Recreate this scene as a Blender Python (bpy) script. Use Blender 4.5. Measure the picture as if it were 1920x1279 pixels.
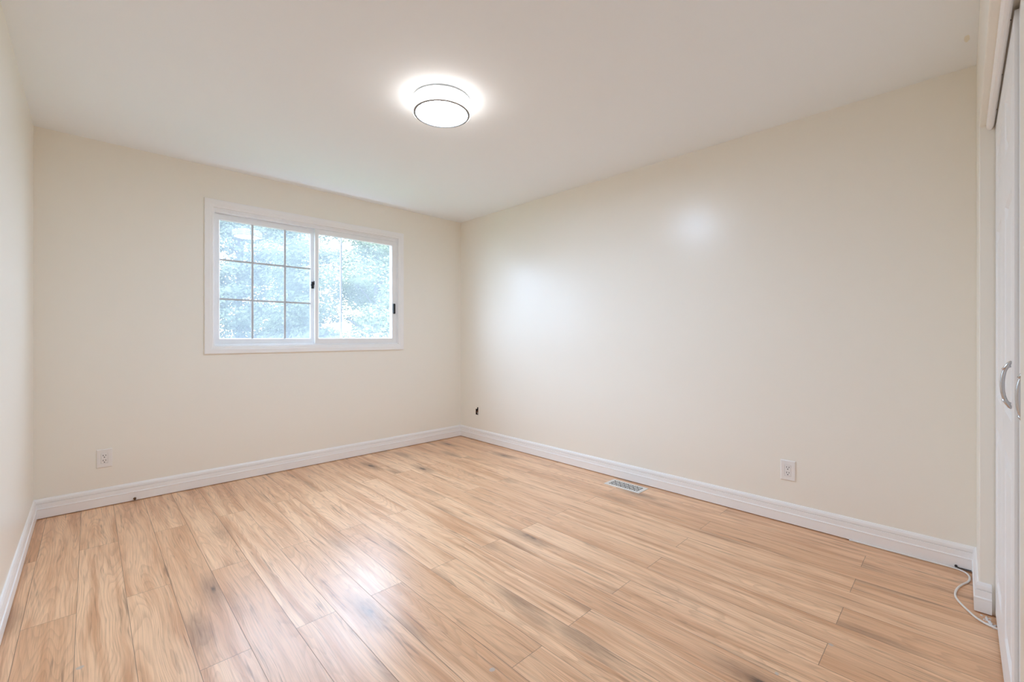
import bpy, bmesh, math, random
import numpy as np
from mathutils import Vector, Matrix

sc = bpy.context.scene
for o in list(bpy.data.objects):
    bpy.data.objects.remove(o, do_unlink=True)
COL = sc.collection

# ---------------------------------------------------------------- camera
ROOM_H = 2.44
cam_data = bpy.data.cameras.new('camera')
cam_data.sensor_width = 36.0
cam_data.lens = 816.6 / 1920 * 36.0
cam_data.shift_y = -8.5 / 1920
cam_data.clip_start = 0.01
cam_data.clip_end = 200
cam = bpy.data.objects.new('camera', cam_data)
cam.location = (-3.055, -3.994, 1.137)
cam.rotation_euler = (math.radians(90), 0, math.radians(-44.12))
COL.objects.link(cam)
sc.camera = cam

# ---------------------------------------------------------------- colour management, sky, sun
sc.view_settings.view_transform = 'Standard'
sc.view_settings.look = 'None'
sc.view_settings.gamma = 1.0
sc.view_settings.use_curve_mapping = False
sc.view_settings.exposure = 1.53
sc.cycles.use_denoising = True
sc.cycles.max_bounces = 14
sc.cycles.diffuse_bounces = 10
sc.cycles.glossy_bounces = 5
sc.cycles.transparent_max_bounces = 24
sc.cycles.sample_clamp_indirect = 12.0
sc.cycles.caustics_reflective = False
sc.cycles.caustics_refractive = False

world = bpy.data.worlds.new('sky')
sc.world = world
world.use_nodes = True
bg = world.node_tree.nodes['Background']
bg.inputs['Color'].default_value = (0.66, 0.84, 1.11, 1)
bg.inputs['Strength'].default_value = 5.8

sun_data = bpy.data.lights.new('sun', 'SUN')
sun_data.energy = 1.3
sun_data.angle = math.radians(4)
sun_data.color = (1.0, 0.96, 0.88)
sun = bpy.data.objects.new('sun', sun_data)
sun.rotation_euler = (math.radians(38), 0, math.radians(-20))
COL.objects.link(sun)

# the window opening as a sky portal (gives no light of its own, only guides sampling)
pd = bpy.data.lights.new('window_portal', 'AREA')
pd.shape = 'RECTANGLE'
pd.size, pd.size_y = 1.574, 1.069
pd.cycles.is_portal = True
po = bpy.data.objects.new('window_portal', pd)
po.location = (-1.587, 0.135, 1.5955)
po.rotation_euler = (math.radians(-90), 0, 0)
COL.objects.link(po)

LAMP_POWER = 42.0

# ---------------------------------------------------------------- helpers
def tag(o, label=None, cat=None, group=None, kind=None):
    if label: o['label'] = label
    if cat: o['category'] = cat
    if group: o['group'] = group
    if kind: o['kind'] = kind
    return o

def empty(name, loc, label, cat, group=None, kind=None):
    o = bpy.data.objects.new(name, None)
    o.empty_display_size = 0.05
    o.location = loc
    COL.objects.link(o)
    return tag(o, label, cat, group, kind)

def obj(name, bm, mat, parent=None, smooth=False, bevel=0.0, seg=2):
    bmesh.ops.recalc_face_normals(bm, faces=bm.faces)
    me = bpy.data.meshes.new(name)
    bm.to_mesh(me)
    bm.free()
    if mat: me.materials.append(mat)
    if smooth:
        for p in me.polygons: p.use_smooth = True
    o = bpy.data.objects.new(name, me)
    COL.objects.link(o)
    if parent:
        o.parent = parent
        me.transform(Matrix.Translation(-Vector(parent.location)))
    if bevel:
        m = o.modifiers.new('bevel', 'BEVEL')
        m.width = bevel; m.segments = seg; m.limit_method = 'ANGLE'; m.angle_limit = math.radians(40)
    return o

def box(bm, a, b):
    (x0, y0, z0), (x1, y1, z1) = a, b
    v = [bm.verts.new(p) for p in ((x0,y0,z0),(x1,y0,z0),(x1,y1,z0),(x0,y1,z0),(x0,y0,z1),(x1,y0,z1),(x1,y1,z1),(x0,y1,z1))]
    for f in ((0,3,2,1),(4,5,6,7),(0,1,5,4),(1,2,6,5),(2,3,7,6),(3,0,4,7)):
        bm.faces.new([v[i] for i in f])

def boxes(*bs):
    bm = bmesh.new()
    for a, b in bs: box(bm, a, b)
    return bm

def prism(bm, A, B, n, prof, s0=0.0, s1=0.0):
    """profile (depth, z) swept from A to B along a wall with normal n; s0/s1 = mitre factors"""
    A = Vector((A[0], A[1], 0)); B = Vector((B[0], B[1], 0)); n = Vector((n[0], n[1], 0))
    t = (B - A).normalized()
    ra = [bm.verts.new(A + n*d + t*(d*s0) + Vector((0,0,z))) for d, z in prof]
    rb = [bm.verts.new(B + n*d - t*(d*s1) + Vector((0,0,z))) for d, z in prof]
    k = len(prof)
    for i in range(k):
        j = (i+1) % k
        bm.faces.new((ra[i], ra[j], rb[j], rb[i]))
    bm.faces.new(ra[::-1]); bm.faces.new(rb)

def tube(bm, pts, r, seg=10, caps=True, radii=None):
    P = [Vector(p) for p in pts]
    rings = []
    up = Vector((0.12, 0.21, 0.97)).normalized()
    for i, p in enumerate(P):
        t = (P[min(i+1, len(P)-1)] - P[max(i-1, 0)]).normalized()
        a = t.cross(up)
        if a.length < 1e-4: a = t.cross(Vector((1,0,0)))
        a.normalize(); b = t.cross(a).normalized()
        rr = radii[i] if radii else r
        rings.append([bm.verts.new(p + (a*math.cos(2*math.pi*k/seg) + b*math.sin(2*math.pi*k/seg))*rr) for k in range(seg)])
    for q, w in zip(rings, rings[1:]):
        for k in range(seg):
            bm.faces.new((q[k], q[(k+1)%seg], w[(k+1)%seg], w[k]))
    if caps:
        bm.faces.new(rings[0][::-1]); bm.faces.new(rings[-1])

def lathe(bm, prof, c, seg=64):
    """prof = (radius, z) list about vertical axis at c; r=0 ends collapse"""
    rings = []
    for r, z in prof:
        if r < 1e-6:
            rings.append([bm.verts.new((c[0], c[1], z))])
        else:
            rings.append([bm.verts.new((c[0]+r*math.cos(2*math.pi*k/seg), c[1]+r*math.sin(2*math.pi*k/seg), z)) for k in range(seg)])
    for q, w in zip(rings, rings[1:]):
        for k in range(seg):
            k2 = (k+1) % seg
            if len(q) == 1 and len(w) == 1: continue
            if len(q) == 1: bm.faces.new((q[0], w[k2], w[k]))
            elif len(w) == 1: bm.faces.new((q[k], q[k2], w[0]))
            else: bm.faces.new((q[k], q[k2], w[k2], w[k]))

def catmull(pts, n=8):
    P = [Vector(p) for p in pts]
    P = [P[0]*2 - P[1]] + P + [P[-1]*2 - P[-2]]
    out = []
    for i in range(1, len(P)-2):
        p0, p1, p2, p3 = P[i-1:i+3]
        for k in range(n):
            t = k/n
            out.append(0.5*((2*p1) + (p2-p0)*t + (2*p0-5*p1+4*p2-p3)*t*t + (3*p1-p0-3*p2+p3)*t**3))
    out.append(P[-2])
    return out

def wall_slab(bm, axis, pos, thick, u0, u1, z0, z1, holes):
    """wall of boxes on a grid; axis 'x': plane x=pos..pos+thick spanning y; axis 'y': plane y=pos.. spanning x. holes=(u0,u1,z0,z1)"""
    us = sorted({u0, u1, *[h[i] for h in holes for i in (0, 1)]})
    zs = sorted({z0, z1, *[h[i] for h in holes for i in (2, 3)]})
    nu, nz = len(us)-1, len(zs)-1
    solid = [[not any(h[0]-1e-6 <= us[i] and us[i+1] <= h[1]+1e-6 and h[2]-1e-6 <= zs[j] and zs[j+1] <= h[3]+1e-6 for h in holes) for j in range(nz)] for i in range(nu)]
    cache = {}
    def V(i, j, d):
        if (i, j, d) not in cache:
            u, z, w = us[i], zs[j], pos + d*thick
            cache[(i, j, d)] = bm.verts.new((w, u, z) if axis == 'x' else (u, w, z))
        return cache[(i, j, d)]
    S = lambda i, j: 0 <= i < nu and 0 <= j < nz and solid[i][j]
    for i in range(nu):
        for j in range(nz):
            if not solid[i][j]: continue
            for d in (0, 1):
                bm.faces.new((V(i,j,d), V(i+1,j,d), V(i+1,j+1,d), V(i,j+1,d)))
            if not S(i-1,j): bm.faces.new((V(i,j,0), V(i,j+1,0), V(i,j+1,1), V(i,j,1)))
            if not S(i+1,j): bm.faces.new((V(i+1,j,0), V(i+1,j+1,0), V(i+1,j+1,1), V(i+1,j,1)))
            if not S(i,j-1): bm.faces.new((V(i,j,0), V(i+1,j,0), V(i+1,j,1), V(i,j,1)))
            if not S(i,j+1): bm.faces.new((V(i,j+1,0), V(i+1,j+1,0), V(i+1,j+1,1), V(i,j+1,1)))

# ---------------------------------------------------------------- materials
def srgb(r, g, b):
    f = lambda c: (c/255/12.92) if c/255 <= 0.04045 else ((c/255+0.055)/1.055)**2.4
    return (f(r), f(g), f(b), 1)

class NT:
    def __init__(self, name):
        self.m = bpy.data.materials.new(name); self.m.use_nodes = True
        self.t = self.m.node_tree
        self.b = self.t.nodes.get('Principled BSDF'); self.out = self.t.nodes.get('Material Output')
    def n(self, typ, **kw):
        x = self.t.nodes.new(typ)
        for k, v in kw.items(): setattr(x, k, v)
        return x
    def link(self, a, b): self.t.links.new(a, b)
    def _set(self, sock, v):
        if isinstance(v, bpy.types.NodeSocket): self.link(v, sock)
        else: sock.default_value = v
    def math(self, op, a, b=None, c=None, clamp=False):
        x = self.n('ShaderNodeMath', operation=op); x.use_clamp = clamp
        self._set(x.inputs[0], a)
        if b is not None: self._set(x.inputs[1], b)
        if c is not None: self._set(x.inputs[2], c)
        return x.outputs[0]
    def vec(self, x, y, z):
        v = self.n('ShaderNodeCombineXYZ')
        for s, k in zip(v.inputs, (x, y, z)): self._set(s, k)
        return v.outputs[0]
    def noise(self, vec, scale=1.0, detail=3.0, rough=0.5, dist=0.0):
        x = self.n('ShaderNodeTexNoise')
        self.link(vec, x.inputs['Vector'])
        x.inputs['Scale'].default_value = scale; x.inputs['Detail'].default_value = detail
        x.inputs['Roughness'].default_value = rough; x.inputs['Distortion'].default_value = dist
        return x.outputs[0]
    def ramp(self, fac, stops):
        x = self.n('ShaderNodeValToRGB')
        el = x.color_ramp.elements
        while len(el) < len(stops): el.new(0.5)
        for e, (p, c) in zip(el, stops): e.position = p; e.color = c
        self._set(x.inputs[0], fac)
        return x.outputs[0]
    def smooth(self, v, lo, hi):
        x = self.n('ShaderNodeMapRange', interpolation_type='SMOOTHSTEP')
        self._set(x.inputs[0], v); x.inputs[1].default_value = lo; x.inputs[2].default_value = hi
        return x.outputs[0]
    def mix(self, fac, a, b, mode='MIX'):
        x = self.n('ShaderNodeMix', data_type='RGBA', blend_type=mode)
        self._set(x.inputs[0], fac); self._set(x.inputs[6], a); self._set(x.inputs[7], b)
        return x.outputs[2]
    def pos(self):
        g = self.n('ShaderNodeNewGeometry')
        s = self.n('ShaderNodeSeparateXYZ'); self.link(g.outputs['Position'], s.inputs[0])
        return g.outputs['Position'], s.outputs[0], s.outputs[1], s.outputs[2]

def plain(name, col, rough=0.5, metal=0.0, spec=0.5, bump=0.0, bscale=200.0, ior=None, vary=0.0):
    k = NT(name)
    k.b.inputs['Base Color'].default_value = col
    k.b.inputs['Roughness'].default_value = rough
    k.b.inputs['Metallic'].default_value = metal
    k.b.inputs['Specular IOR Level'].default_value = spec
    if ior: k.b.inputs['IOR'].default_value = ior
    p = k.pos()[0]
    if vary:
        n = k.noise(p, 9.0, 3.0)
        k.link(k.mix(k.smooth(n, 0.3, 0.7), col, tuple(c*(1-vary) for c in col[:3]) + (1,)), k.b.inputs['Base Color'])
    if bump:
        b = k.n('ShaderNodeBump'); b.inputs['Strength'].default_value = bump; b.inputs['Distance'].default_value = 0.001
        k.link(k.noise(p, bscale, 2.0), b.inputs['Height']); k.link(b.outputs[0], k.b.inputs['Normal'])
    return k.m

M = {}
WALL_COL = (0.885, 0.845, 0.76, 1)
M['wall'] = plain('cream_wall_paint', WALL_COL, 0.285, spec=0.42, bump=0.12, bscale=160)
M['white'] = plain('white_trim_paint', (0.90, 0.885, 0.87, 1), 0.35, bump=0.05, bscale=60)
M['vinyl'] = plain('white_window_vinyl', (0.88, 0.88, 0.88, 1), 0.4, vary=0.03)
M['door'] = plain('white_door_paint', (0.88, 0.88, 0.88, 1), 0.38, bump=0.15, bscale=90)
M['muntin'] = plain('backlit_grey_grille', (0.55, 0.57, 0.60, 1), 0.5, vary=0.03)  # backlit shade of the grille bars is put into this grey
M['plastic'] = plain('white_outlet_plastic', (0.86, 0.83, 0.80, 1), 0.3, vary=0.02)
M['black'] = plain('black_plastic', (0.012, 0.013, 0.016, 1), 0.4, vary=0.2)
M['dark_slot'] = plain('dark_slot', (0.008, 0.006, 0.005, 1), 0.9, vary=0.2)
M['chrome'] = plain('satin_chrome', (0.62, 0.61, 0.62, 1), 0.22, metal=1.0, vary=0.05)
M['silver_ring'] = plain('silver_ring_paint', (0.30, 0.30, 0.30, 1), 0.5, spec=0.3, vary=0.05)
M['vent'] = plain('pale_grey_register_paint', (0.76, 0.72, 0.66, 1), 0.4, vary=0.06)
M['cable'] = plain('white_cable_jacket', (0.80, 0.77, 0.72, 1), 0.4, vary=0.05)
M['brass'] = plain('dull_bronze', (0.28, 0.17, 0.09, 1), 0.45, metal=0.8, vary=0.2)
M['box_brown'] = plain('brown_fibre_box', (0.022, 0.010, 0.006, 1), 0.85, vary=0.4)
M['copper'] = plain('copper_wire', (0.55, 0.22, 0.10, 1), 0.4, metal=0.6, vary=0.2)
M['plaster'] = plain('white_dried_plaster', (0.78, 0.75, 0.74, 1), 0.8, bump=0.5, bscale=300)
M['bark'] = plain('grey_bark', (0.06, 0.05, 0.04, 1), 0.9, bump=0.8, bscale=30, vary=0.4)
M['grass'] = plain('lawn_green', (0.10, 0.17, 0.05, 1), 0.9, vary=0.5)

# ceiling: matt paint with a small yellowish water stain near the closet corner
k = NT('matt_ceiling_paint')
p, x, y, z = k.pos()
d = k.math('SQRT', k.math('ADD', k.math('POWER', k.math('DIVIDE', k.math('ADD', x, 0.30), 0.035), 2.0),
                          k.math('POWER', k.math('DIVIDE', k.math('ADD', y, 4.012), 0.010), 2.0)))
d = k.math('ADD', d, k.math('MULTIPLY', k.math('SUBTRACT', k.noise(p, 60.0), 0.5), 0.8))
k.link(k.mix(k.smooth(d, 1.0, 0.75), (0.89, 0.925, 0.955, 1), (0.84, 0.81, 0.70, 1)), k.b.inputs['Base Color'])
k.b.inputs['Roughness'].default_value = 0.85
b = k.n('ShaderNodeBump'); b.inputs['Strength'].default_value = 0.15; b.inputs['Distance'].default_value = 0.001
k.link(k.noise(p, 180.0, 2.0), b.inputs['Height']); k.link(b.outputs[0], k.b.inputs['Normal'])
M['ceiling'] = k.m

# floor: laminate oak planks 154 mm x 1.457 m running away from the door wall, half-bond joints
k = NT('oak_laminate_planks')
p, x, y, z = k.pos()
PW, PL = 0.15406, 1.457
u = k.math('DIVIDE', k.math('ADD', x, 2.786), PW)
row = k.math('FLOOR', u)
fu = k.math('FRACT', u)
par = k.math('FLOORED_MODULO', row, 2.0)
v = k.math('DIVIDE', k.math('ADD', k.math('ADD', y, 2.193), k.math('MULTIPLY', par, PL/2)), PL)
cidx = k.math('FLOOR', v)
fv = k.math('FRACT', v)
wn = k.n('ShaderNodeTexWhiteNoise', noise_dimensions='2D')
k.link(k.vec(row, cidx, 0.0), wn.inputs['Vector'])
rnd = wn.outputs['Value']
sc3 = k.n('ShaderNodeSeparateColor'); k.link(wn.outputs['Color'], sc3.inputs[0])
r1, r2, r3 = sc3.outputs
offx = k.math('MULTIPLY', r1, 37.0); offy = k.math('MULTIPLY', r2, 53.0)
gx = k.math('ADD', x, offx); gy = k.math('ADD', y, offy)
# slow wander so the grain is not ruler straight
wob = k.math('MULTIPLY', k.math('SUBTRACT', k.noise(k.vec(k.math('MULTIPLY', gx, 3.0), k.math('MULTIPLY', gy, 1.6), offx), 1.0, 2.0), 0.5), 0.05)
gxw = k.math('ADD', gx, wob)
# sub-strip tone inside each plank (printed laminate has two or three joined strips)
strip = k.math('FLOOR', k.math('ADD', k.math('MULTIPLY', fu, 2.0), k.math('MULTIPLY', r3, 0.99)))
ws = k.n('ShaderNodeTexWhiteNoise', noise_dimensions='3D')
k.link(k.vec(row, cidx, strip), ws.inputs['Vector'])
tone = k.math('ADD', k.math('MULTIPLY', rnd, 0.55), k.math('MULTIPLY', ws.outputs['Value'], 0.45))
broad = k.noise(k.vec(k.math('MULTIPLY', gxw, 22.0), k.math('MULTIPLY', gy, 1.1), offy), 1.0, 4.0, 0.6)
fine = k.noise(k.vec(k.math('MULTIPLY', gxw, 230.0), k.math('MULTIPLY', gy, 5.0), 0.0), 1.0, 3.0, 0.6)
cont = k.noise(k.vec(k.math('MULTIPLY', gxw, 9.0), k.math('MULTIPLY', gy, 0.75), offx), 1.0, 1.5, 0.4)
ringv = k.math('FRACT', k.math('MULTIPLY', cont, 26.0))
ring = k.math('MULTIPLY', k.smooth(ringv, 0.45, 0.95), k.smooth(ringv, 1.0, 0.93))
# knots
vk = k.n('ShaderNodeTexVoronoi', feature='F1')
k.link(k.vec(k.math('MULTIPLY', gxw, 5.5), k.math('MULTIPLY', gy, 1.7), 0.0), vk.inputs['Vector'])
vk.inputs['Scale'].default_value = 1.0
kd = k.math('ADD', vk.outputs['Distance'], k.math('MULTIPLY', k.math('SUBTRACT', k.noise(k.vec(k.math('MULTIPLY', gx, 60.0), k.math('MULTIPLY', gy, 16.0), 0.0), 1.0, 3.0), 0.5), 0.16))
kc = k.n('ShaderNodeSeparateColor'); k.link(vk.outputs['Color'], kc.inputs[0])
kon = k.smooth(kc.outputs[0], 0.40, 0.45)
kcore = k.math('MULTIPLY', k.smooth(kd, 0.12, 0.02), kon)
khalo = k.math('MULTIPLY', k.smooth(kd, 0.42, 0.08), kon)
# dark mineral streaks
stn = k.noise(k.vec(k.math('MULTIPLY', gxw, 48.0), k.math('MULTIPLY', gy, 2.1), 3.0), 1.0, 3.0, 0.65)
streak = k.smooth(stn, 0.57, 0.73)
fis = k.smooth(k.noise(k.vec(k.math('MULTIPLY', gxw, 120.0), k.math('MULTIPLY', gy, 3.2), 9.0), 1.0, 2.0, 0.6), 0.67, 0.74)
LIGHT, MID, DARK = (0.93, 0.60, 0.365, 1), (0.68, 0.36, 0.187, 1), (0.16, 0.075, 0.040, 1)
c = k.mix(k.smooth(broad, 0.42, 0.68), LIGHT, MID)
c = k.mix(k.math('MULTIPLY', k.smooth(tone, 0.30, 0.95), 0.55), c, MID)
c = k.mix(k.math('MULTIPLY', ring, 0.26), c, k.mix(0.5, MID, DARK))
c = k.mix(k.math('MULTIPLY', k.smooth(fine, 0.40, 0.70), 0.22), c, DARK)
c = k.mix(k.math('MULTIPLY', streak, 0.58), c, DARK)
c = k.mix(k.math('MULTIPLY', fis, 0.55), c, DARK)
c = k.mix(k.math('MULTIPLY', khalo, 0.50), c, DARK)
c = k.mix(k.math('MULTIPLY', kcore, 0.9), c, (0.075, 0.045, 0.032, 1))
# seams between planks
du = k.math('MULTIPLY', k.math('MINIMUM', fu, k.math('SUBTRACT', 1.0, fu)), PW)
dv = k.math('MULTIPLY', k.math('MINIMUM', fv, k.math('SUBTRACT', 1.0, fv)), PL)
dseam = k.math('MINIMUM', du, dv)
seam = k.smooth(dseam, 0.0014, 0.0006)
c = k.mix(k.math('MULTIPLY', seam, 0.62), c, (0.06, 0.033, 0.02, 1))
# dried paint specks on the boards
for (sx, sy, sr) in ((-2.069, -2.880, 0.011), (-1.392, -3.561, 0.008), (-1.092, -3.660, 0.009), (-3.079, -1.888, 0.012)):
    dd = k.math('SQRT', k.math('ADD', k.math('POWER', k.math('SUBTRACT', x, sx), 2.0), k.math('POWER', k.math('SUBTRACT', y, sy), 2.0)))
    dd = k.math('ADD', dd, k.math('MULTIPLY', k.math('SUBTRACT', k.noise(p, 120.0), 0.5), 0.008))
    c = k.mix(k.math('MULTIPLY', k.smooth(dd, sr, sr*0.7), 0.8), c, (0.52, 0.45, 0.40, 1))
k.link(c, k.b.inputs['Base Color'])
rg = k.math('ADD', 0.315, k.math('MULTIPLY', k.math('SUBTRACT', k.noise(k.vec(k.math('MULTIPLY', gxw, 40.0), k.math('MULTIPLY', gy, 3.0), 0.0), 1.0, 3.0), 0.5), 0.10))
k.link(rg, k.b.inputs['Roughness'])
k.b.inputs['IOR'].default_value = 1.62
b1 = k.n('ShaderNodeBump'); b1.inputs['Strength'].default_value = 0.10; b1.inputs['Distance'].default_value = 0.001
k.link(k.math('SUBTRACT', 1.0, k.math('ADD', k.math('MULTIPLY', fine, 0.6), k.math('MULTIPLY', ring, 0.5))), b1.inputs['Height'])
b2 = k.n('ShaderNodeBump'); b2.inputs['Strength'].default_value = 0.6; b2.inputs['Distance'].default_value = 0.001
k.link(k.math('SUBTRACT', 1.0, seam), b2.inputs['Height']); k.link(b1.outputs[0], b2.inputs['Normal'])
k.link(b2.outputs[0], k.b.inputs['Normal'])
M['floor'] = k.m

# window glass: clear pane with real reflections
k = NT('clear_window_glass')
k.t.nodes.remove(k.b)
fr = k.n('ShaderNodeFresnel'); gg = k.n('ShaderNodeNewGeometry'); k.link(k.math('MULTIPLY_ADD', gg.outputs['Backfacing'], 1/1.5-1.5, 1.5), fr.inputs['IOR'])
gl = k.n('ShaderNodeBsdfGlossy'); gl.inputs['Roughness'].default_value = 0.0
tr = k.n('ShaderNodeBsdfTransparent'); tr.inputs['Color'].default_value = (0.985, 0.995, 1.0, 1)
mx = k.n('ShaderNodeMixShader')
k.link(fr.outputs[0], mx.inputs[0]); k.link(tr.outputs[0], mx.inputs[1]); k.link(gl.outputs[0], mx.inputs[2])
haze = k.n('ShaderNodeBsdfTranslucent'); haze.inputs['Color'].default_value = (0.80, 0.84, 0.86, 1)  # pale translucent haze mixed into the pane to soften contrast behind it
m2 = k.n('ShaderNodeMixShader')
nz = k.noise(k.pos()[0], 4.0, 3.0)
k.link(k.math('ADD', 0.045, k.math('MULTIPLY', nz, 0.04)), m2.inputs[0])
k.link(mx.outputs[0], m2.inputs[1]); k.link(haze.outputs[0], m2.inputs[2])
k.link(m2.outputs[0], k.out.inputs['Surface'])
M['glass'] = k.m

# pale insect screen: fine woven mesh seen as a veil
k = NT('grey_screen_mesh')
k.t.nodes.remove(k.b)
df = k.n('ShaderNodeBsdfDiffuse'); df.inputs['Color'].default_value = (0.19, 0.20, 0.215, 1)
tl = k.n('ShaderNodeBsdfTranslucent'); tl.inputs['Color'].default_value = (0.19, 0.20, 0.22, 1)
a = k.n('ShaderNodeMixShader'); a.inputs[0].default_value = 0.5
k.link(df.outputs[0], a.inputs[1]); k.link(tl.outputs[0], a.inputs[2])
tr = k.n('ShaderNodeBsdfTransparent')
mx = k.n('ShaderNodeMixShader')
nz = k.noise(k.pos()[0], 3.0, 2.0)
k.link(k.math('ADD', 0.18, k.math('MULTIPLY', nz, 0.10)), mx.inputs[0])
k.link(tr.outputs[0], mx.inputs[1]); k.link(a.outputs[0], mx.inputs[2])
k.link(mx.outputs[0], k.out.inputs['Surface'])
M['screen'] = k.m

# lamp diffuser
def emit(name, col, s):
    k = NT(name)
    k.b.inputs['Base Color'].default_value = (0.85, 0.85, 0.85, 1)
    k.b.inputs['Roughness'].default_value = 0.4
    k.b.inputs['Emission Color'].default_value = col
    k.b.inputs['Emission Strength'].default_value = s
    return k.m
LAMP_COL = (0.70, 0.96, 1.32, 1)
M['diffuser'] = emit('lit_acrylic_diffuser', LAMP_COL, LAMP_POWER)
M['shade'] = emit('lit_acrylic_drum', (1.0, 0.96, 0.92, 1), LAMP_POWER*0.048)

# leaves
def leaf_mat(name, c1, c2):
    k = NT(name)
    k.t.nodes.remove(k.b)
    n = k.smooth(k.noise(k.pos()[0], 2.2, 4.0, 0.7), 0.3, 0.7)
    col = k.mix(n, c1, c2)
    d = k.n('ShaderNodeBsdfDiffuse'); k.link(col, d.inputs['Color'])
    t = k.n('ShaderNodeBsdfTranslucent'); k.link(col, t.inputs['Color'])
    a = k.n('ShaderNodeMixShader'); a.inputs[0].default_value = 0.4
    k.link(d.outputs[0], a.inputs[1]); k.link(t.outputs[0], a.inputs[2])
    k.link(a.outputs[0], k.out.inputs['Surface'])
    return k.m
M['leaf_a'] = leaf_mat('pale_green_leaves', (0.095, 0.112, 0.062, 1), (0.175, 0.195, 0.11, 1))
M['leaf_b'] = leaf_mat('mid_green_leaves', (0.11, 0.135, 0.082, 1), (0.20, 0.22, 0.135, 1))

# ================================================================ THE SETTING
XL, YF, YB2 = -3.304, -4.045, -5.40      # left wall, closet wall, far end of the hallway
CX0, CX1 = -2.228, -0.416                # closet opening
HX0, HX1 = -3.24, -2.46                  # bedroom doorway behind the camera
HEAD = 2.003
WX0, WX1, WZ0, WZ1 = -2.374, -0.800, 1.061, 2.130

bm = bmesh.new(); box(bm, (XL-0.12, YB2-0.1, -0.06), (0.10, 0.12, 0.0))
tag(obj('floor', bm, M['floor']), 'oak laminate plank floor of the empty room', 'floor', kind='structure')
bm = bmesh.new(); box(bm, (XL-0.12, YB2-0.1, ROOM_H), (0.10, 0.12, ROOM_H+0.12))
tag(obj('ceiling', bm, M['ceiling']), 'flat white painted ceiling', 'ceiling', kind='structure')

bm = bmesh.new(); wall_slab(bm, 'y', 0.0, 0.12, XL-0.12, 0.10, 0.0, ROOM_H, [(WX0, WX1, WZ0, WZ1)])
tag(obj('wall_back', bm, M['wall']), 'cream wall holding the white sliding window', 'wall', kind='structure')
HOLE = [(-0.313, -0.292, 0.277, 0.360), (-0.292, -0.269, 0.277, 0.341)]
bm = bmesh.new(); wall_slab(bm, 'x', 0.0, 0.10, YB2-0.1, 0.0, 0.0, ROOM_H, HOLE)
tag(obj('wall_right', bm, M['wall']), 'long blank cream wall on the right with a lamp highlight', 'wall', kind='structure')
bm = bmesh.new(); wall_slab(bm, 'x', XL-0.12, 0.12, YB2-0.1, 0.0, 0.0, ROOM_H, [])
tag(obj('wall_left', bm, M['wall']), 'cream wall at the left edge of the photo', 'wall', kind='structure')
bm = bmesh.new(); wall_slab(bm, 'y', YF-0.11, 0.11, XL, 0.0, 0.0, ROOM_H, [(CX0, CX1, 0.0, HEAD), (HX0, HX1, 0.0, 2.03)])
tag(obj('wall_front', bm, M['wall'], bevel=0.004), 'cream wall with the closet opening at the right edge', 'wall', kind='structure')
bm = boxes(((-2.344, -4.80, 0.0), (0.0, -4.72, ROOM_H)), ((-2.344, -4.72, 0.0), (-2.264, YF-0.11, ROOM_H)))
tag(obj('wall_closet', bm, M['wall']), 'inner wall of the closet behind the folding doors', 'wall', kind='structure')
bm = boxes(((XL, YB2-0.1, 0.0), (0.0, YB2, ROOM_H)))
tag(obj('wall_hallway', bm, M['wall']), 'far wall of the hallway beyond the bedroom doorway', 'wall', kind='structure')

PROF = [(0,0.0055),(0.014,0.0055),(0.014,0.0575),(0.0152,0.0600),(0.0150,0.0640),(0.0115,0.0665),(0.0105,0.0930),(0.0055,0.0945),(0.0055,0.0975),(0.0110,0.0990),(0.0095,0.1120),(0.0050,0.1225),(0,0.125)]
bm = bmesh.new(); prism(bm, (XL, 0), (0, 0), (0, -1), PROF, 1, 1)
tag(obj('baseboard_back', bm, M['white']), 'white stepped baseboard under the window', 'baseboard', kind='structure')
bm = bmesh.new(); prism(bm, (0, 0), (0, YF), (-1, 0), PROF, 1, 1)
tag(obj('baseboard_right', bm, M['white']), 'white stepped baseboard along the long right wall', 'baseboard', kind='structure')
bm = bmesh.new(); prism(bm, (XL, YF), (XL, 0), (1, 0), PROF, 0, 1)
tag(obj('baseboard_left', bm, M['white']), 'white stepped baseboard along the left wall', 'baseboard', kind='structure')
bm = bmesh.new()
prism(bm, (0, YF), (CX1, YF), (0, 1), PROF, 1, -1)
prism(bm, (CX1, YF), (CX1, YF-0.036), (-1, 0), PROF, -1, 0)
tag(obj('baseboard_front', bm, M['white']), 'short white baseboard wrapping the closet corner', 'baseboard', kind='structure')

# window casing, four mitred boards in one trim
def mitre_frame(bm, x0, x1, z0, z1, prof):
    """prof: (inset, y) outline swept round a rectangle in the xz plane"""
    corners = [(x0, z0, 1, 1), (x1, z0, -1, 1), (x1, z1, -1, -1), (x0, z1, 1, -1)]
    R = [[bm.verts.new((cx + sx*i, yy, cz + sz*i)) for i, yy in prof] for cx, cz, sx, sz in corners]
    n = len(prof)
    for a in range(4):
        q, w = R[a], R[(a+1) % 4]
        for i in range(n):
            j = (i+1) % n
            bm.faces.new((q[i], q[j], w[j], w[i]))
bm = bmesh.new()
mitre_frame(bm, -2.432, -0.742, 1.003, 2.190, [(0, 0), (0, -0.013), (0.003, -0.015), (0.034, -0.015), (0.040, -0.0125), (0.046, -0.0125), (0.050, -0.0105), (0.057, -0.010), (0.059, -0.008), (0.059, 0)])
tag(obj('trim_1', bm, M['white']), 'white mitred casing around the sliding window', 'window casing', kind='structure')

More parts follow.
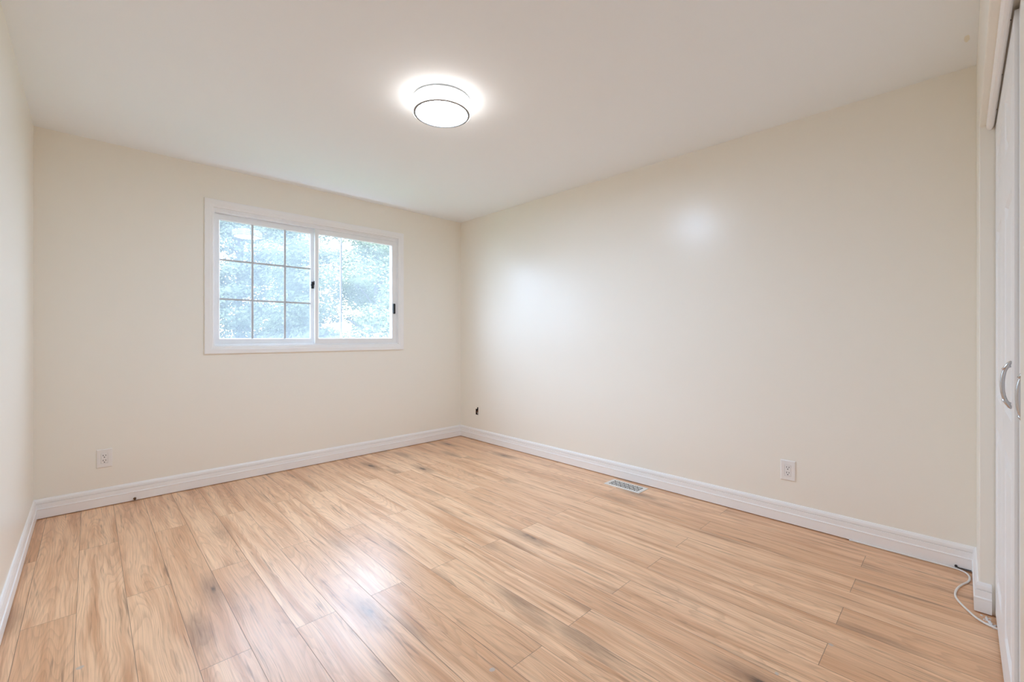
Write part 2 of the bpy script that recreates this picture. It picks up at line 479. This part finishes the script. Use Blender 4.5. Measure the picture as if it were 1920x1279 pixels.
# ---------------------------------------------------------------- window
win = empty('window_1', (-1.587, 0.0, 1.061), 'white two-pane sliding window with a grid on its left sash', 'window', kind='structure')
bm = bmesh.new()
e = 0.0005
mitre_frame(bm, WX0+e, WX1-e, WZ0+e, WZ1-e, [(0, 0.0), (0, 0.118), (0.030, 0.118), (0.030, 0.082), (0.010, 0.082), (0.010, 0.0)])
box(bm, (WX0+0.010, 0.006, 2.098), (WX1-0.010, 0.030, WZ1-0.010))         # head track lip
box(bm, (WX0+0.010, 0.036, 2.108), (WX1-0.010, 0.082, WZ1-0.010))
box(bm, (WX0+0.010, 0.004, WZ0+0.008), (WX1-0.010, 0.009, 1.0735))          # sill track ribs
box(bm, (WX0+0.010, 0.0335, WZ0+0.008), (WX1-0.010, 0.0365, 1.080))
box(bm, (WX0+0.010, 0.070, WZ0+0.008), (WX1-0.010, 0.074, 1.083))
obj('window_frame', bm, M['vinyl'], win, bevel=0.0012)

def sash(name, x0, x1, z0, z1, y0, y1, l, r, bot, top):
    bm = bmesh.new()
    gx0, gx1, gz0, gz1 = x0+l, x1-r, z0+bot, z1-top
    O = [(x0,z0),(x1,z0),(x1,z1),(x0,z1)]; I = [(gx0,gz0),(gx1,gz0),(gx1,gz1),(gx0,gz1)]
    ym = (y0+y1)/2
    s = 0.006
    J = [(gx0+s,gz0+s),(gx1-s,gz0+s),(gx1-s,gz1-s),(gx0+s,gz1-s)]
    rings = [[bm.verts.new((a, yy, b)) for a, b in L] for L, yy in ((O, y1), (O, y0), (I, y0), (J, ym-0.004), (J, ym+0.004), (I, y1))]
    for q, w in zip(rings, rings[1:] + rings[:1]):
        for i in range(4):
            bm.faces.new((q[i], q[(i+1)%4], w[(i+1)%4], w[i]))
    o = obj(name, bm, M['vinyl'], win, bevel=0.0012)
    g = bmesh.new(); box(g, (gx0+s-0.002, ym-0.002, gz0+s-0.002), (gx1-s+0.002, ym+0.002, gz1-s+0.002))
    pane = obj('glass_pane', g, M['glass'])
    pane.parent = o; pane.data.transform(Matrix.Translation(-Vector(win.location)))
    return o, (gx0+s, gx1-s, gz0+s, gz1-s, ym)

def sub(name, bm, mat, part, label=None, **kw):
    o = obj(name, bm, mat, **kw)
    o.parent = part
    root = part
    while root.parent: root = root.parent
    o.data.transform(Matrix.Translation(-Vector(root.location)))
    if label: o['label'] = label
    return o

ls, (a0, a1, b0, b1, ym) = sash('sash', -2.361, -1.590, 1.077, 2.104, 0.040, 0.068, 0.032, 0.048, 0.040, 0.050)
for gx in (-2.099, -1.853):
    bm = boxes(((gx-0.0085, ym-0.013, b0), (gx+0.0085, ym-0.0025, b1)))
    sub('muntin', bm, M['muntin'], ls, bevel=0.002)
for gz in (b0+(b1-b0)/3, b0+(b1-b0)*2/3):
    bm = boxes(((a0, ym-0.0125, gz-0.0075), (a1, ym-0.003, gz+0.0075)))
    sub('muntin', bm, M['muntin'], ls, bevel=0.002)
# latch on the left sash
bm = boxes(((-1.638, 0.026, 1.565), (-1.618, 0.0405, 1.625)), ((-1.645, 0.018, 1.588), (-1.628, 0.030, 1.600)), ((-1.622, 0.018, 1.597), (-1.612, 0.034, 1.632)))
sub('latch', bm, M['black'], ls, 'small dark sash latch', bevel=0.002)

rs, (c0, c1, d0, d1, ym2) = sash('sash', -1.616, -0.812, 1.074, 2.096, 0.004, 0.032, 0.029, 0.050, 0.043, 0.040)
bm = boxes(((-0.857, -0.014, 1.366), (-0.833, 0.0045, 1.469)))
sub('pull_handle', bm, M['black'], rs, 'black plastic pull handle', bevel=0.008, seg=3)

bm = bmesh.new()
mitre_frame(bm, -2.335, -1.338, 1.100, 2.090, [(0, 0.088), (0.016, 0.088), (0.016, 0.100), (0, 0.100)])
scr = obj('screen_frame', bm, M['muntin'], win)
bm = boxes(((-2.320, 0.0938, 1.115), (-1.353, 0.0942, 2.075)))
sub('screen_mesh', bm, M['screen'], scr, 'pale hazy insect screen')

# ---------------------------------------------------------------- closet: valance trim and folding doors
bm = bmesh.new()
prof = [(-4.0655, 2.0028), (-4.0655, 1.990), (-4.0675, 1.9845), (-4.0715, 1.9805), (-4.0765, 1.979), (-4.0815, 1.9805), (-4.0855, 1.985), (-4.0875, 1.991), (-4.0875, 2.0028)]
for xa, xb in ((CX0+0.001, CX1-0.001),):
    ra = [bm.verts.new((xa, yy, zz)) for yy, zz in prof]; rb = [bm.verts.new((xb, yy, zz)) for yy, zz in prof]
    for i in range(len(prof)):
        j = (i+1) % len(prof)
        bm.faces.new((ra[i], ra[j], rb[j], rb[i]))
    bm.faces.new(ra); bm.faces.new(rb)
t2 = obj('trim_2', bm, M['white'])
tag(t2, 'rounded white trim along the top of the closet opening', 'closet trim', kind='structure')
for sx in (-1.28, -0.93, -0.62):
    bm = bmesh.new(); bmesh.ops.create_uvsphere(bm, u_segments=8, v_segments=6, radius=0.0015, matrix=Matrix.Translation((sx, -4.0868, 1.9865)))
    o = obj('nail_hole', bm, M['black']); o.parent = t2; o['label'] = 'tiny dark nail hole'

def leaf(name, x0, x1, parent, back=0.0):
    y0, y1, z0, z1 = -4.091-back, -4.123-back, 0.016, 1.990
    px0, px1 = x0+0.085, x1-0.085
    pan = [(0.17, 0.78), (0.90, 1.55), (1.70, 1.885)]
    bm = bmesh.new()
    xs = [x0, px0, px1, x1]; zs = [z0] + [q for pp in pan for q in pp] + [z1]
    g = {(i, j): bm.verts.new((xs[i], y0, zs[j])) for i in range(4) for j in range(len(zs))}
    for i in range(3):
        for j in range(len(zs)-1):
            q = [g[i,j], g[i+1,j], g[i+1,j+1], g[i,j+1]]
            if i == 1 and j % 2 == 1:
                a, b, c, d = px0, px1, zs[j], zs[j+1]
                prev = q
                for ins, dep in ((0.010, 0.007), (0.016, 0.008), (0.030, 0.008), (0.052, 0.001)):
                    ring = [bm.verts.new(pt) for pt in ((a+ins, y0-dep, c+ins), (b-ins, y0-dep, c+ins), (b-ins, y0-dep, d-ins), (a+ins, y0-dep, d-ins))]
                    for m in range(4):
                        bm.faces.new((prev[m], prev[(m+1)%4], ring[(m+1)%4], ring[m]))
                    prev = ring
                bm.faces.new(prev)
            else:
                bm.faces.new(q)
    B = [bm.verts.new(pt) for pt in ((x0, y1, z0), (x1, y1, z0), (x1, y1, z1), (x0, y1, z1))]
    bm.faces.new(B)
    n = len(zs)
    bm.faces.new([g[0,j] for j in range(n)] + [B[3], B[0]])
    bm.faces.new([g[3,j] for j in range(n)] + [B[2], B[1]])
    bm.faces.new([g[i,0] for i in range(4)] + [B[1], B[0]])
    bm.faces.new([g[i,n-1] for i in range(4)] + [B[2], B[3]])
    return obj(name, bm, M['door'], parent)

def pull(x, z, leafobj, back=0.0):
    bm = bmesh.new()
    y0 = -4.091 - back
    pts = []; rad = []
    N = 20
    for i in range(N+1):
        t = i/N
        a = math.pi*t
        pts.append((x, y0 + 0.001 + 0.016*math.sin(a)**0.8, z - 0.052*math.cos(a)))
        rad.append(0.0038 + 0.0012*math.sin(a))
    tube(bm, pts, 0.004, 10, radii=rad)
    for s in (-1, 1):
        c = [(x, y0+0.0003, z+s*0.066), (x, y0+0.003, z+s*0.061), (x, y0+0.009, z+s*0.050), (x, y0+0.016, z+s*0.041)]
        tube(bm, c, 0.004, 10, radii=[0.002, 0.0045, 0.005, 0.0038])
    sub('door_handle', bm, M['chrome'], leafobj, 'curved satin metal pull handle', smooth=True)

w4 = (CX1 - CX0 - 0.012)/4
d1_ = empty('door_1', (CX1-0.004-w4, -4.107, 0.016), 'white panelled folding closet door beside the right corner', 'closet door', kind='structure')
d2_ = empty('door_2', (CX0+0.004+w4, -4.107, 0.016), 'white panelled folding closet door nearest the camera', 'closet door', kind='structure')
x = CX1 - 0.003
lv = []
for i in range(4):
    lv.append(leaf('door_panel', x-w4, x-0.001, d1_ if i < 2 else d2_, 0.0 if i < 2 else 0.008))
    x -= w4 + (0.002 if i == 1 else 0.001)
pull(-1.225, 1.003, lv[1])
pull(-1.576, 1.003, lv[2], 0.008)

# ================================================================ THINGS
# ---- flush ceiling lamp
LX, LY = -1.664, -2.005
lamp = empty('ceiling_lamp', (LX, LY, 2.360), 'round lit flush ceiling lamp with a silver ring', 'ceiling light')
bm = bmesh.new(); lathe(bm, [(0, ROOM_H-0.0005), (0.122, ROOM_H-0.0005), (0.122, 2.4325), (0.155, 2.4320), (0.156, 2.4285), (0, 2.4280)], (LX, LY))
obj('mounting_plate', bm, M['white'], lamp, smooth=False)
bm = bmesh.new(); lathe(bm, [(0.150, 2.4275), (0.157, 2.425), (0.160, 2.419), (0.160, 2.368), (0.158, 2.362), (0.1535, 2.3605), (0.1535, 2.366), (0.150, 2.366), (0.150, 2.4275)], (LX, LY))
obj('lamp_shade', bm, M['shade'], lamp, smooth=True)
bm = bmesh.new(); lathe(bm, [(0, 2.366), (0.1385, 2.366), (0.1385, 2.3605), (0.08, 2.3598), (0, 2.3595)], (LX, LY))
obj('diffuser', bm, M['diffuser'], lamp, smooth=True)
bm = bmesh.new(); lathe(bm, [(0.1395, 2.3630), (0.1530, 2.3630), (0.1530, 2.3575), (0.1505, 2.3562), (0.1425, 2.3562), (0.1395, 2.3578), (0.1395, 2.3630)], (LX, LY))
obj('trim_ring', bm, M['silver_ring'], lamp, smooth=False)

# ---- wall outlets (built facing -y at origin, then turned)
def outlet(name, loc, rotz, label):
    t = empty(name, (0, 0, 0), label, 'outlet', 'duplex outlets low on the walls')
    bm = bmesh.new()
    W, Hh, w, h = 0.0395, 0.061, 0.0172, 0.0340
    L = [((W, Hh), 0.0), ((W, Hh), -0.0035), ((W-0.004, Hh-0.004), -0.0062), ((w, h), -0.0062), ((w, h), -0.0020)]
    rings = [[bm.verts.new((sx*a, yy, sz*b)) for sx, sz in ((-1,-1),(1,-1),(1,1),(-1,1))] for (a, b), yy in L]
    for q, v_ in zip(rings, rings[1:]):
        for i in range(4): bm.faces.new((q[i], q[(i+1)%4], v_[(i+1)%4], v_[i]))
    bm.faces.new(rings[0])
    obj('cover_plate', bm, M['plastic'], t)
    bm = boxes(((-0.0164, -0.0068, -0.0332), (0.0164, -0.0015, 0.0332)))
    rc = obj('receptacle', bm, M['plastic'], t, bevel=0.001)
    for cz in (0.0165, -0.0165):
        bm = boxes(((-0.0078, -0.0070, cz-0.001), (-0.0050, -0.0060, cz+0.0085)), ((0.0050, -0.0070, cz+0.000), (0.0078, -0.0060, cz+0.0080)))
        bmesh.ops.create_cone(bm, cap_ends=True, segments=12, radius1=0.0029, radius2=0.0029, depth=0.001,
                              matrix=Matrix.Translation((0, -0.0065, cz-0.0085)) @ Matrix.Rotation(math.pi/2, 4, 'X'))
        s = obj('socket', bm, M['dark_slot']); s.parent = rc; s['label'] = 'dark socket slots'
    bm = bmesh.new()
    t.location = loc; t.rotation_euler = (0, 0, rotz)
    bm.free()
    return t
outlet('wall_outlet', (-2.984, 0.0, 0.3215), 0, 'white duplex outlet on the window wall near the left corner')
outlet('wall_outlet', (0.0, -3.260, 0.3215), math.radians(-90), 'white duplex outlet on the right wall beyond the floor register')

# ---- open box hole in the right wall near the corner
hb = empty('cable_opening', (0.0, -0.291, 0.277), 'small dark uncovered cable hole with loose wires near the corner', 'wall opening')
bm = bmesh.new()
x0_, x1_, y0_, y1_, z0_, z1_ = 0.0008, 0.075, -0.3128, -0.2692, 0.2772, 0.3405
t_ = 0.002
box(bm, (x1_-t_, y0_, z0_), (x1_, y1_, z1_)); box(bm, (x0_, y0_, z0_), (x1_-t_, y0_+t_, z1_)); box(bm, (x0_, y1_-t_, z0_), (x1_-t_, y1_, z1_))
box(bm, (x0_, y0_+t_, z0_), (x1_-t_, y1_-t_, z0_+t_))
box(bm, (0.030, y0_, z1_), (0.032, -0.2922, 0.3598)); box(bm, (x0_, -0.2942, z1_), (0.030, -0.2922, 0.3598)); box(bm, (x0_, -0.2922, z1_-t_), (x1_-t_, y1_-t_, z1_))

obj('junction_box', bm, M['box_brown'], hb)
bm = bmesh.new(); tube(bm, catmull([(0.06, -0.285, 0.285), (0.02, -0.281, 0.290), (0.006, -0.284, 0.303), (0.012, -0.290, 0.318), (0.05, -0.288, 0.325)], 6), 0.0030, 8)
obj('wire', bm, M['copper'], hb, smooth=True)['label'] = 'copper coloured wire loop'
bm = bmesh.new(); tube(bm, catmull([(0.06, -0.300, 0.290), (0.015, -0.297, 0.283), (0.004, -0.2955, 0.292), (0.010, -0.2955, 0.302), (0.05, -0.299, 0.308)], 6), 0.0026, 8)
obj('wire', bm, M['cable'], hb, smooth=True)['label'] = 'pale wire end'

# ---- floor register
fr_ = empty('floor_register', (-0.1335, -2.2215, 0.0), 'pale grey metal floor register beside the right baseboard', 'floor vent')
X0, X1, Y0, Y1 = -0.205, -0.062, -2.372, -2.071
def register():
    bm = bmesh.new()
    hx0, hx1, hy0, hy1 = X0+0.022, X1-0.022, Y0+0.026, Y1-0.026
    nx, ny = 4, 13
    xs = [hx0 + (hx1-hx0)*i/(2*nx) for i in range(2*nx+1)]
    ys = [hy0 + (hy1-hy0)*j/(2*ny) for j in range(2*ny+1)]
    zt = 0.0045
    V = {}
    def gv(i, j):
        if (i, j) not in V: V[(i, j)] = bm.verts.new((xs[i], ys[j], zt))
        return V[(i, j)]
    for a in range(nx):
        for b_ in range(ny):
            i, j = 2*a, 2*b_
            ring = [gv(i,j), gv(i+1,j), gv(i+2,j), gv(i+2,j+1), gv(i+2,j+2), gv(i+1,j+2), gv(i,j+2), gv(i,j+1)]
            cx, cy = xs[i+1], ys[j+1]
            ang = math.radians(38 if (a+b_) % 2 else -38)
            L_, S_ = 0.0118, 0.0078
            hole = []
            for v_ in ring:
                th = math.atan2(v_.co.y-cy, v_.co.x-cx)
                ex, ey = math.cos(th-ang), math.sin(th-ang)
                rr = 1/math.sqrt((ex/L_)**2 + (ey/S_)**2)
                hole.append(bm.verts.new((cx+rr*math.cos(th), cy+rr*math.sin(th), zt)))
            low = [bm.verts.new((h.co.x, h.co.y, zt-0.002)) for h in hole]
            for m in range(8):
                n_ = (m+1) % 8
                bm.faces.new((ring[m], ring[n_], hole[n_], hole[m]))
                bm.faces.new((hole[m], hole[n_], low[n_], low[m]))
    # flange
    edge = [gv(i, 0) for i in range(2*nx+1)] + [gv(2*nx, j) for j in range(1, 2*ny+1)] + [gv(i, 2*ny) for i in range(2*nx-1, -1, -1)] + [gv(0, j) for j in range(2*ny-1, 0, -1)]
    def out(v_, m, z_):
        fx = (v_.co.x-hx0)/(hx1-hx0); fy = (v_.co.y-hy0)/(hy1-hy0)
        return bm.verts.new((X0+m + fx*(X1-X0-2*m), Y0+m + fy*(Y1-Y0-2*m), z_))
    prev = edge
    for m, z_ in ((0.004, zt), (0.001, 0.003), (0.0, 0.0006)):
        nxt = [out(v_, m, z_) for v_ in edge]
        for q in range(len(edge)):
            w_ = (q+1) % len(edge)
            bm.faces.new((prev[q], prev[w_], nxt[w_], nxt[q]))
        prev = nxt
    return bm
obj('grille_plate', register(), M['vent'], fr_)
bm = boxes(((X0+0.01, Y0+0.012, 0.0004), (X1-0.01, Y1-0.012, 0.0016)))  # flat dark sheet stands in for the shade below the grille
obj('grille_shade_sheet', bm, M['dark_slot'], fr_)['label'] = 'flat dark sheet standing in for the shade below the grille'

# ---- white cable along the right baseboard into the closet
pts = [(-0.0190,-3.560),(-0.0192,-3.640),(-0.0190,-3.756),(-0.0192,-3.890),(-0.0205,-3.965),(-0.030,-3.998),(-0.055,-4.016),(-0.098,-4.022),(-0.146,-4.016),(-0.201,-3.996),(-0.257,-3.982),(-0.316,-3.976),(-0.358,-3.979),(-0.400,-3.992),(-0.449,-4.014),(-0.488,-4.034),(-0.515,-4.057),(-0.530,-4.085),(-0.540,-4.120),(-0.545,-4.20)]
bm = bmesh.new(); tube(bm, catmull([(a, b, 0.0042) for a, b in pts], 8), 0.0040, 12)
tag(obj('white_cable', bm, M['cable'], smooth=True), 'white cable looping over the floor and under the closet door', 'cable')

# ---- black cable end by the corner
bc = empty('black_cable', (-0.0165, -3.978, 0.0), 'short black cable end poking from the right baseboard by the corner', 'cable')
bm = bmesh.new(); tube(bm, catmull([(-0.0166, -3.978, 0.015), (-0.0166, -3.985, 0.010), (-0.0168, -3.998, 0.0105), (-0.0168, -4.013, 0.0105), (-0.0168, -4.028, 0.0105)], 6), 0.0022, 8)
obj('cord', bm, M['black'], bc, smooth=True)
bm = bmesh.new(); tube(bm, [(-0.0143, -3.9765, 0.0165), (-0.017, -3.9765, 0.0165), (-0.023, -3.9765, 0.0165), (-0.0245, -3.9765, 0.0165)], 0.005, 12, radii=[0.005, 0.0055, 0.005, 0.003])
obj('plug', bm, M['black'], bc, smooth=True)

# ---- dried plaster by the closet corner
random.seed(4)
bm = bmesh.new()
for (cx, cy, a, b, h) in ((-0.462, -4.066, 0.016, 0.006, 0.0022), (-0.490, -4.075, 0.018, 0.007, 0.0030), (-0.505, -4.068, 0.010, 0.004, 0.0020), (-0.519, -4.084, 0.013, 0.007, 0.0028),
                          (-0.445, -4.052, 0.008, 0.003, 0.0016), (-0.475, -4.058, 0.006, 0.003, 0.0014), (-0.452, -4.075, 0.005, 0.003, 0.0014), (-0.500, -4.088, 0.008, 0.004, 0.0020)):
    s = bmesh.ops.create_icosphere(bm, subdivisions=3, radius=1.0)
    ph = [random.uniform(0, 6.28) for _ in range(4)]
    for v_ in s['verts']:
        th = math.atan2(v_.co.y, v_.co.x)
        q = 1 + 0.28*math.sin(2*th+ph[0]) + 0.20*math.sin(5*th+ph[1]) + 0.12*math.sin(9*th+ph[2])
        zz = v_.co.z*h*(0.7 + 0.3*math.sin(7*v_.co.x+ph[3])*math.cos(6*v_.co.y+ph[1]))
        v_.co = Vector((cx + v_.co.x*a*q, cy + v_.co.y*b*q, max(0.0003, zz)))
tag(obj('dried_plaster', bm, M['plaster'], smooth=True), 'crust of white dried plaster on the floor by the closet corner', 'plaster')

# ---- coax stub in the window-wall baseboard
cc = empty('cable_fitting', (-2.831, -0.014, 0.014), 'small bronze cable fitting sticking out of the window wall baseboard', 'cable fitting')
bm = bmesh.new()
tube(bm, [(-2.831, -0.0142, 0.016), (-2.831, -0.017, 0.016), (-2.831, -0.0175, 0.016), (-2.831, -0.030, 0.016)], 0.006, 12, radii=[0.0085, 0.0085, 0.0060, 0.0060])
obj('threaded_collar', bm, M['brass'], cc)
bm = bmesh.new(); tube(bm, [(-2.831, -0.0302, 0.016), (-2.831, -0.034, 0.016)], 0.003, 10)
obj('core_pin', bm, M['dark_slot'], cc)

# ================================================================ OUTSIDE
bm = boxes(((-30, 1.5, -3.1), (30, 45, -2.9)))
tag(obj('ground', bm, M['grass']), 'lawn far below the window', 'ground', kind='structure')

def tree(loc, crown, height, label, mat, seed, nleaf, lsize):
    rng = np.random.default_rng(seed)
    t = empty('leafy_tree', loc, label, 'tree', 'trees outside the window')
    cx, cy, cz = loc
    bm = bmesh.new()
    tube(bm, catmull([(cx, cy, cz), (cx+0.05, cy, cz+height*0.25), (cx-0.05, cy+0.05, cz+height*0.5), (cx, cy, cz+height*0.85)], 4), 0.09, 10, radii=None)
    for i in range(7):
        a = i*2.4; h0 = cz + height*(0.30+0.07*i)
        r = crown[0]*0.4
        tube(bm, catmull([(cx, cy, h0), (cx+r*0.5*math.cos(a), cy+r*0.5*math.sin(a), h0+0.5), (cx+r*math.cos(a), cy+r*math.sin(a), h0+0.8)], 4), 0.025, 6)
    obj('trunk', bm, M['bark'], t, smooth=True)
    # clusters on an irregular crown shell, leaves drooping in fans
    nc = int(170*crown[0]*crown[1]*crown[2]/7.0)**1
    d = rng.normal(size=(nc, 3)); d /= np.linalg.norm(d, axis=1)[:, None]
    d /= (np.abs(d)**4).sum(1)[:, None]**0.25      # fuller, boxier crown
    rad = 0.60 + 0.40*rng.random(nc)**0.5
    C0 = np.array([cx, cy, cz + height*0.62])
    cen = C0 + d*rad[:, None]*np.array(crown)*(0.88+0.2*rng.random((nc, 1)))
    cs = rng.uniform(0.30, 0.62, nc)
    idx = rng.integers(0, nc, nleaf)
    q = rng.normal(size=(nleaf, 3)); q /= np.linalg.norm(q, axis=1)[:, None]
    P = cen[idx] + q*(cs[idx]*rng.random(nleaf)**0.4)[:, None]*np.array([1.15, 1.15, 0.62])
    # leaf frames: mostly facing up and outward
    nrm = q*0.5 + d[idx]*0.5 + np.array([0, 0, 0.9]) + rng.normal(size=(nleaf, 3))*0.45
    nrm /= np.linalg.norm(nrm, axis=1)[:, None]
    ax = np.cross(nrm, rng.normal(size=(nleaf, 3))); ax /= np.linalg.norm(ax, axis=1)[:, None]
    bx = np.cross(nrm, ax)
    s = lsize*rng.uniform(0.6, 1.25, nleaf)[:, None]
    v0 = P - ax*s; v1 = P + bx*s*0.62 + nrm*s*0.18 - ax*s*0.1; v2 = P + ax*s - nrm*s*0.15; v3 = P - bx*s*0.62 + nrm*s*0.18 - ax*s*0.1
    verts = np.stack([v0, v1, v2, v3], 1).reshape(-1, 3) - np.array([cx, cy, cz])
    me = bpy.data.meshes.new('foliage')
    n4 = np.arange(nleaf)*4
    faces = np.concatenate([np.stack([n4, n4+1, n4+2], 1), np.stack([n4, n4+2, n4+3], 1)]).tolist()
    me.from_pydata(verts.tolist(), [], faces)
    me.materials.append(mat)
    o = bpy.data.objects.new('foliage', me); COL.objects.link(o); o.parent = t
    return t
tree((1.9, 5.7, -2.9), (2.1, 1.4, 2.6), 6.3, 'pale green leafy tree filling the right sash of the window', M['leaf_a'], 3, 115000, 0.038)
tree((-4.5, 5.9, -2.9), (3.1, 1.5, 1.8), 5.4, 'leafy tree behind the left half of the gridded sash', M['leaf_b'], 8, 115000, 0.038)  # crown widened left beyond view to block low sky from the right wall
tree((0.2, 11.0, -2.9), (1.95, 1.6, 3.2), 8.6, 'taller leafy tree farther back, seen behind the middle of the window', M['leaf_b'], 12, 110000, 0.046)
tree((5.85, 11.0, -2.9), (2.0, 1.6, 3.2), 8.6, 'taller leafy tree farther back at the right edge of the window', M['leaf_a'], 21, 110000, 0.046)
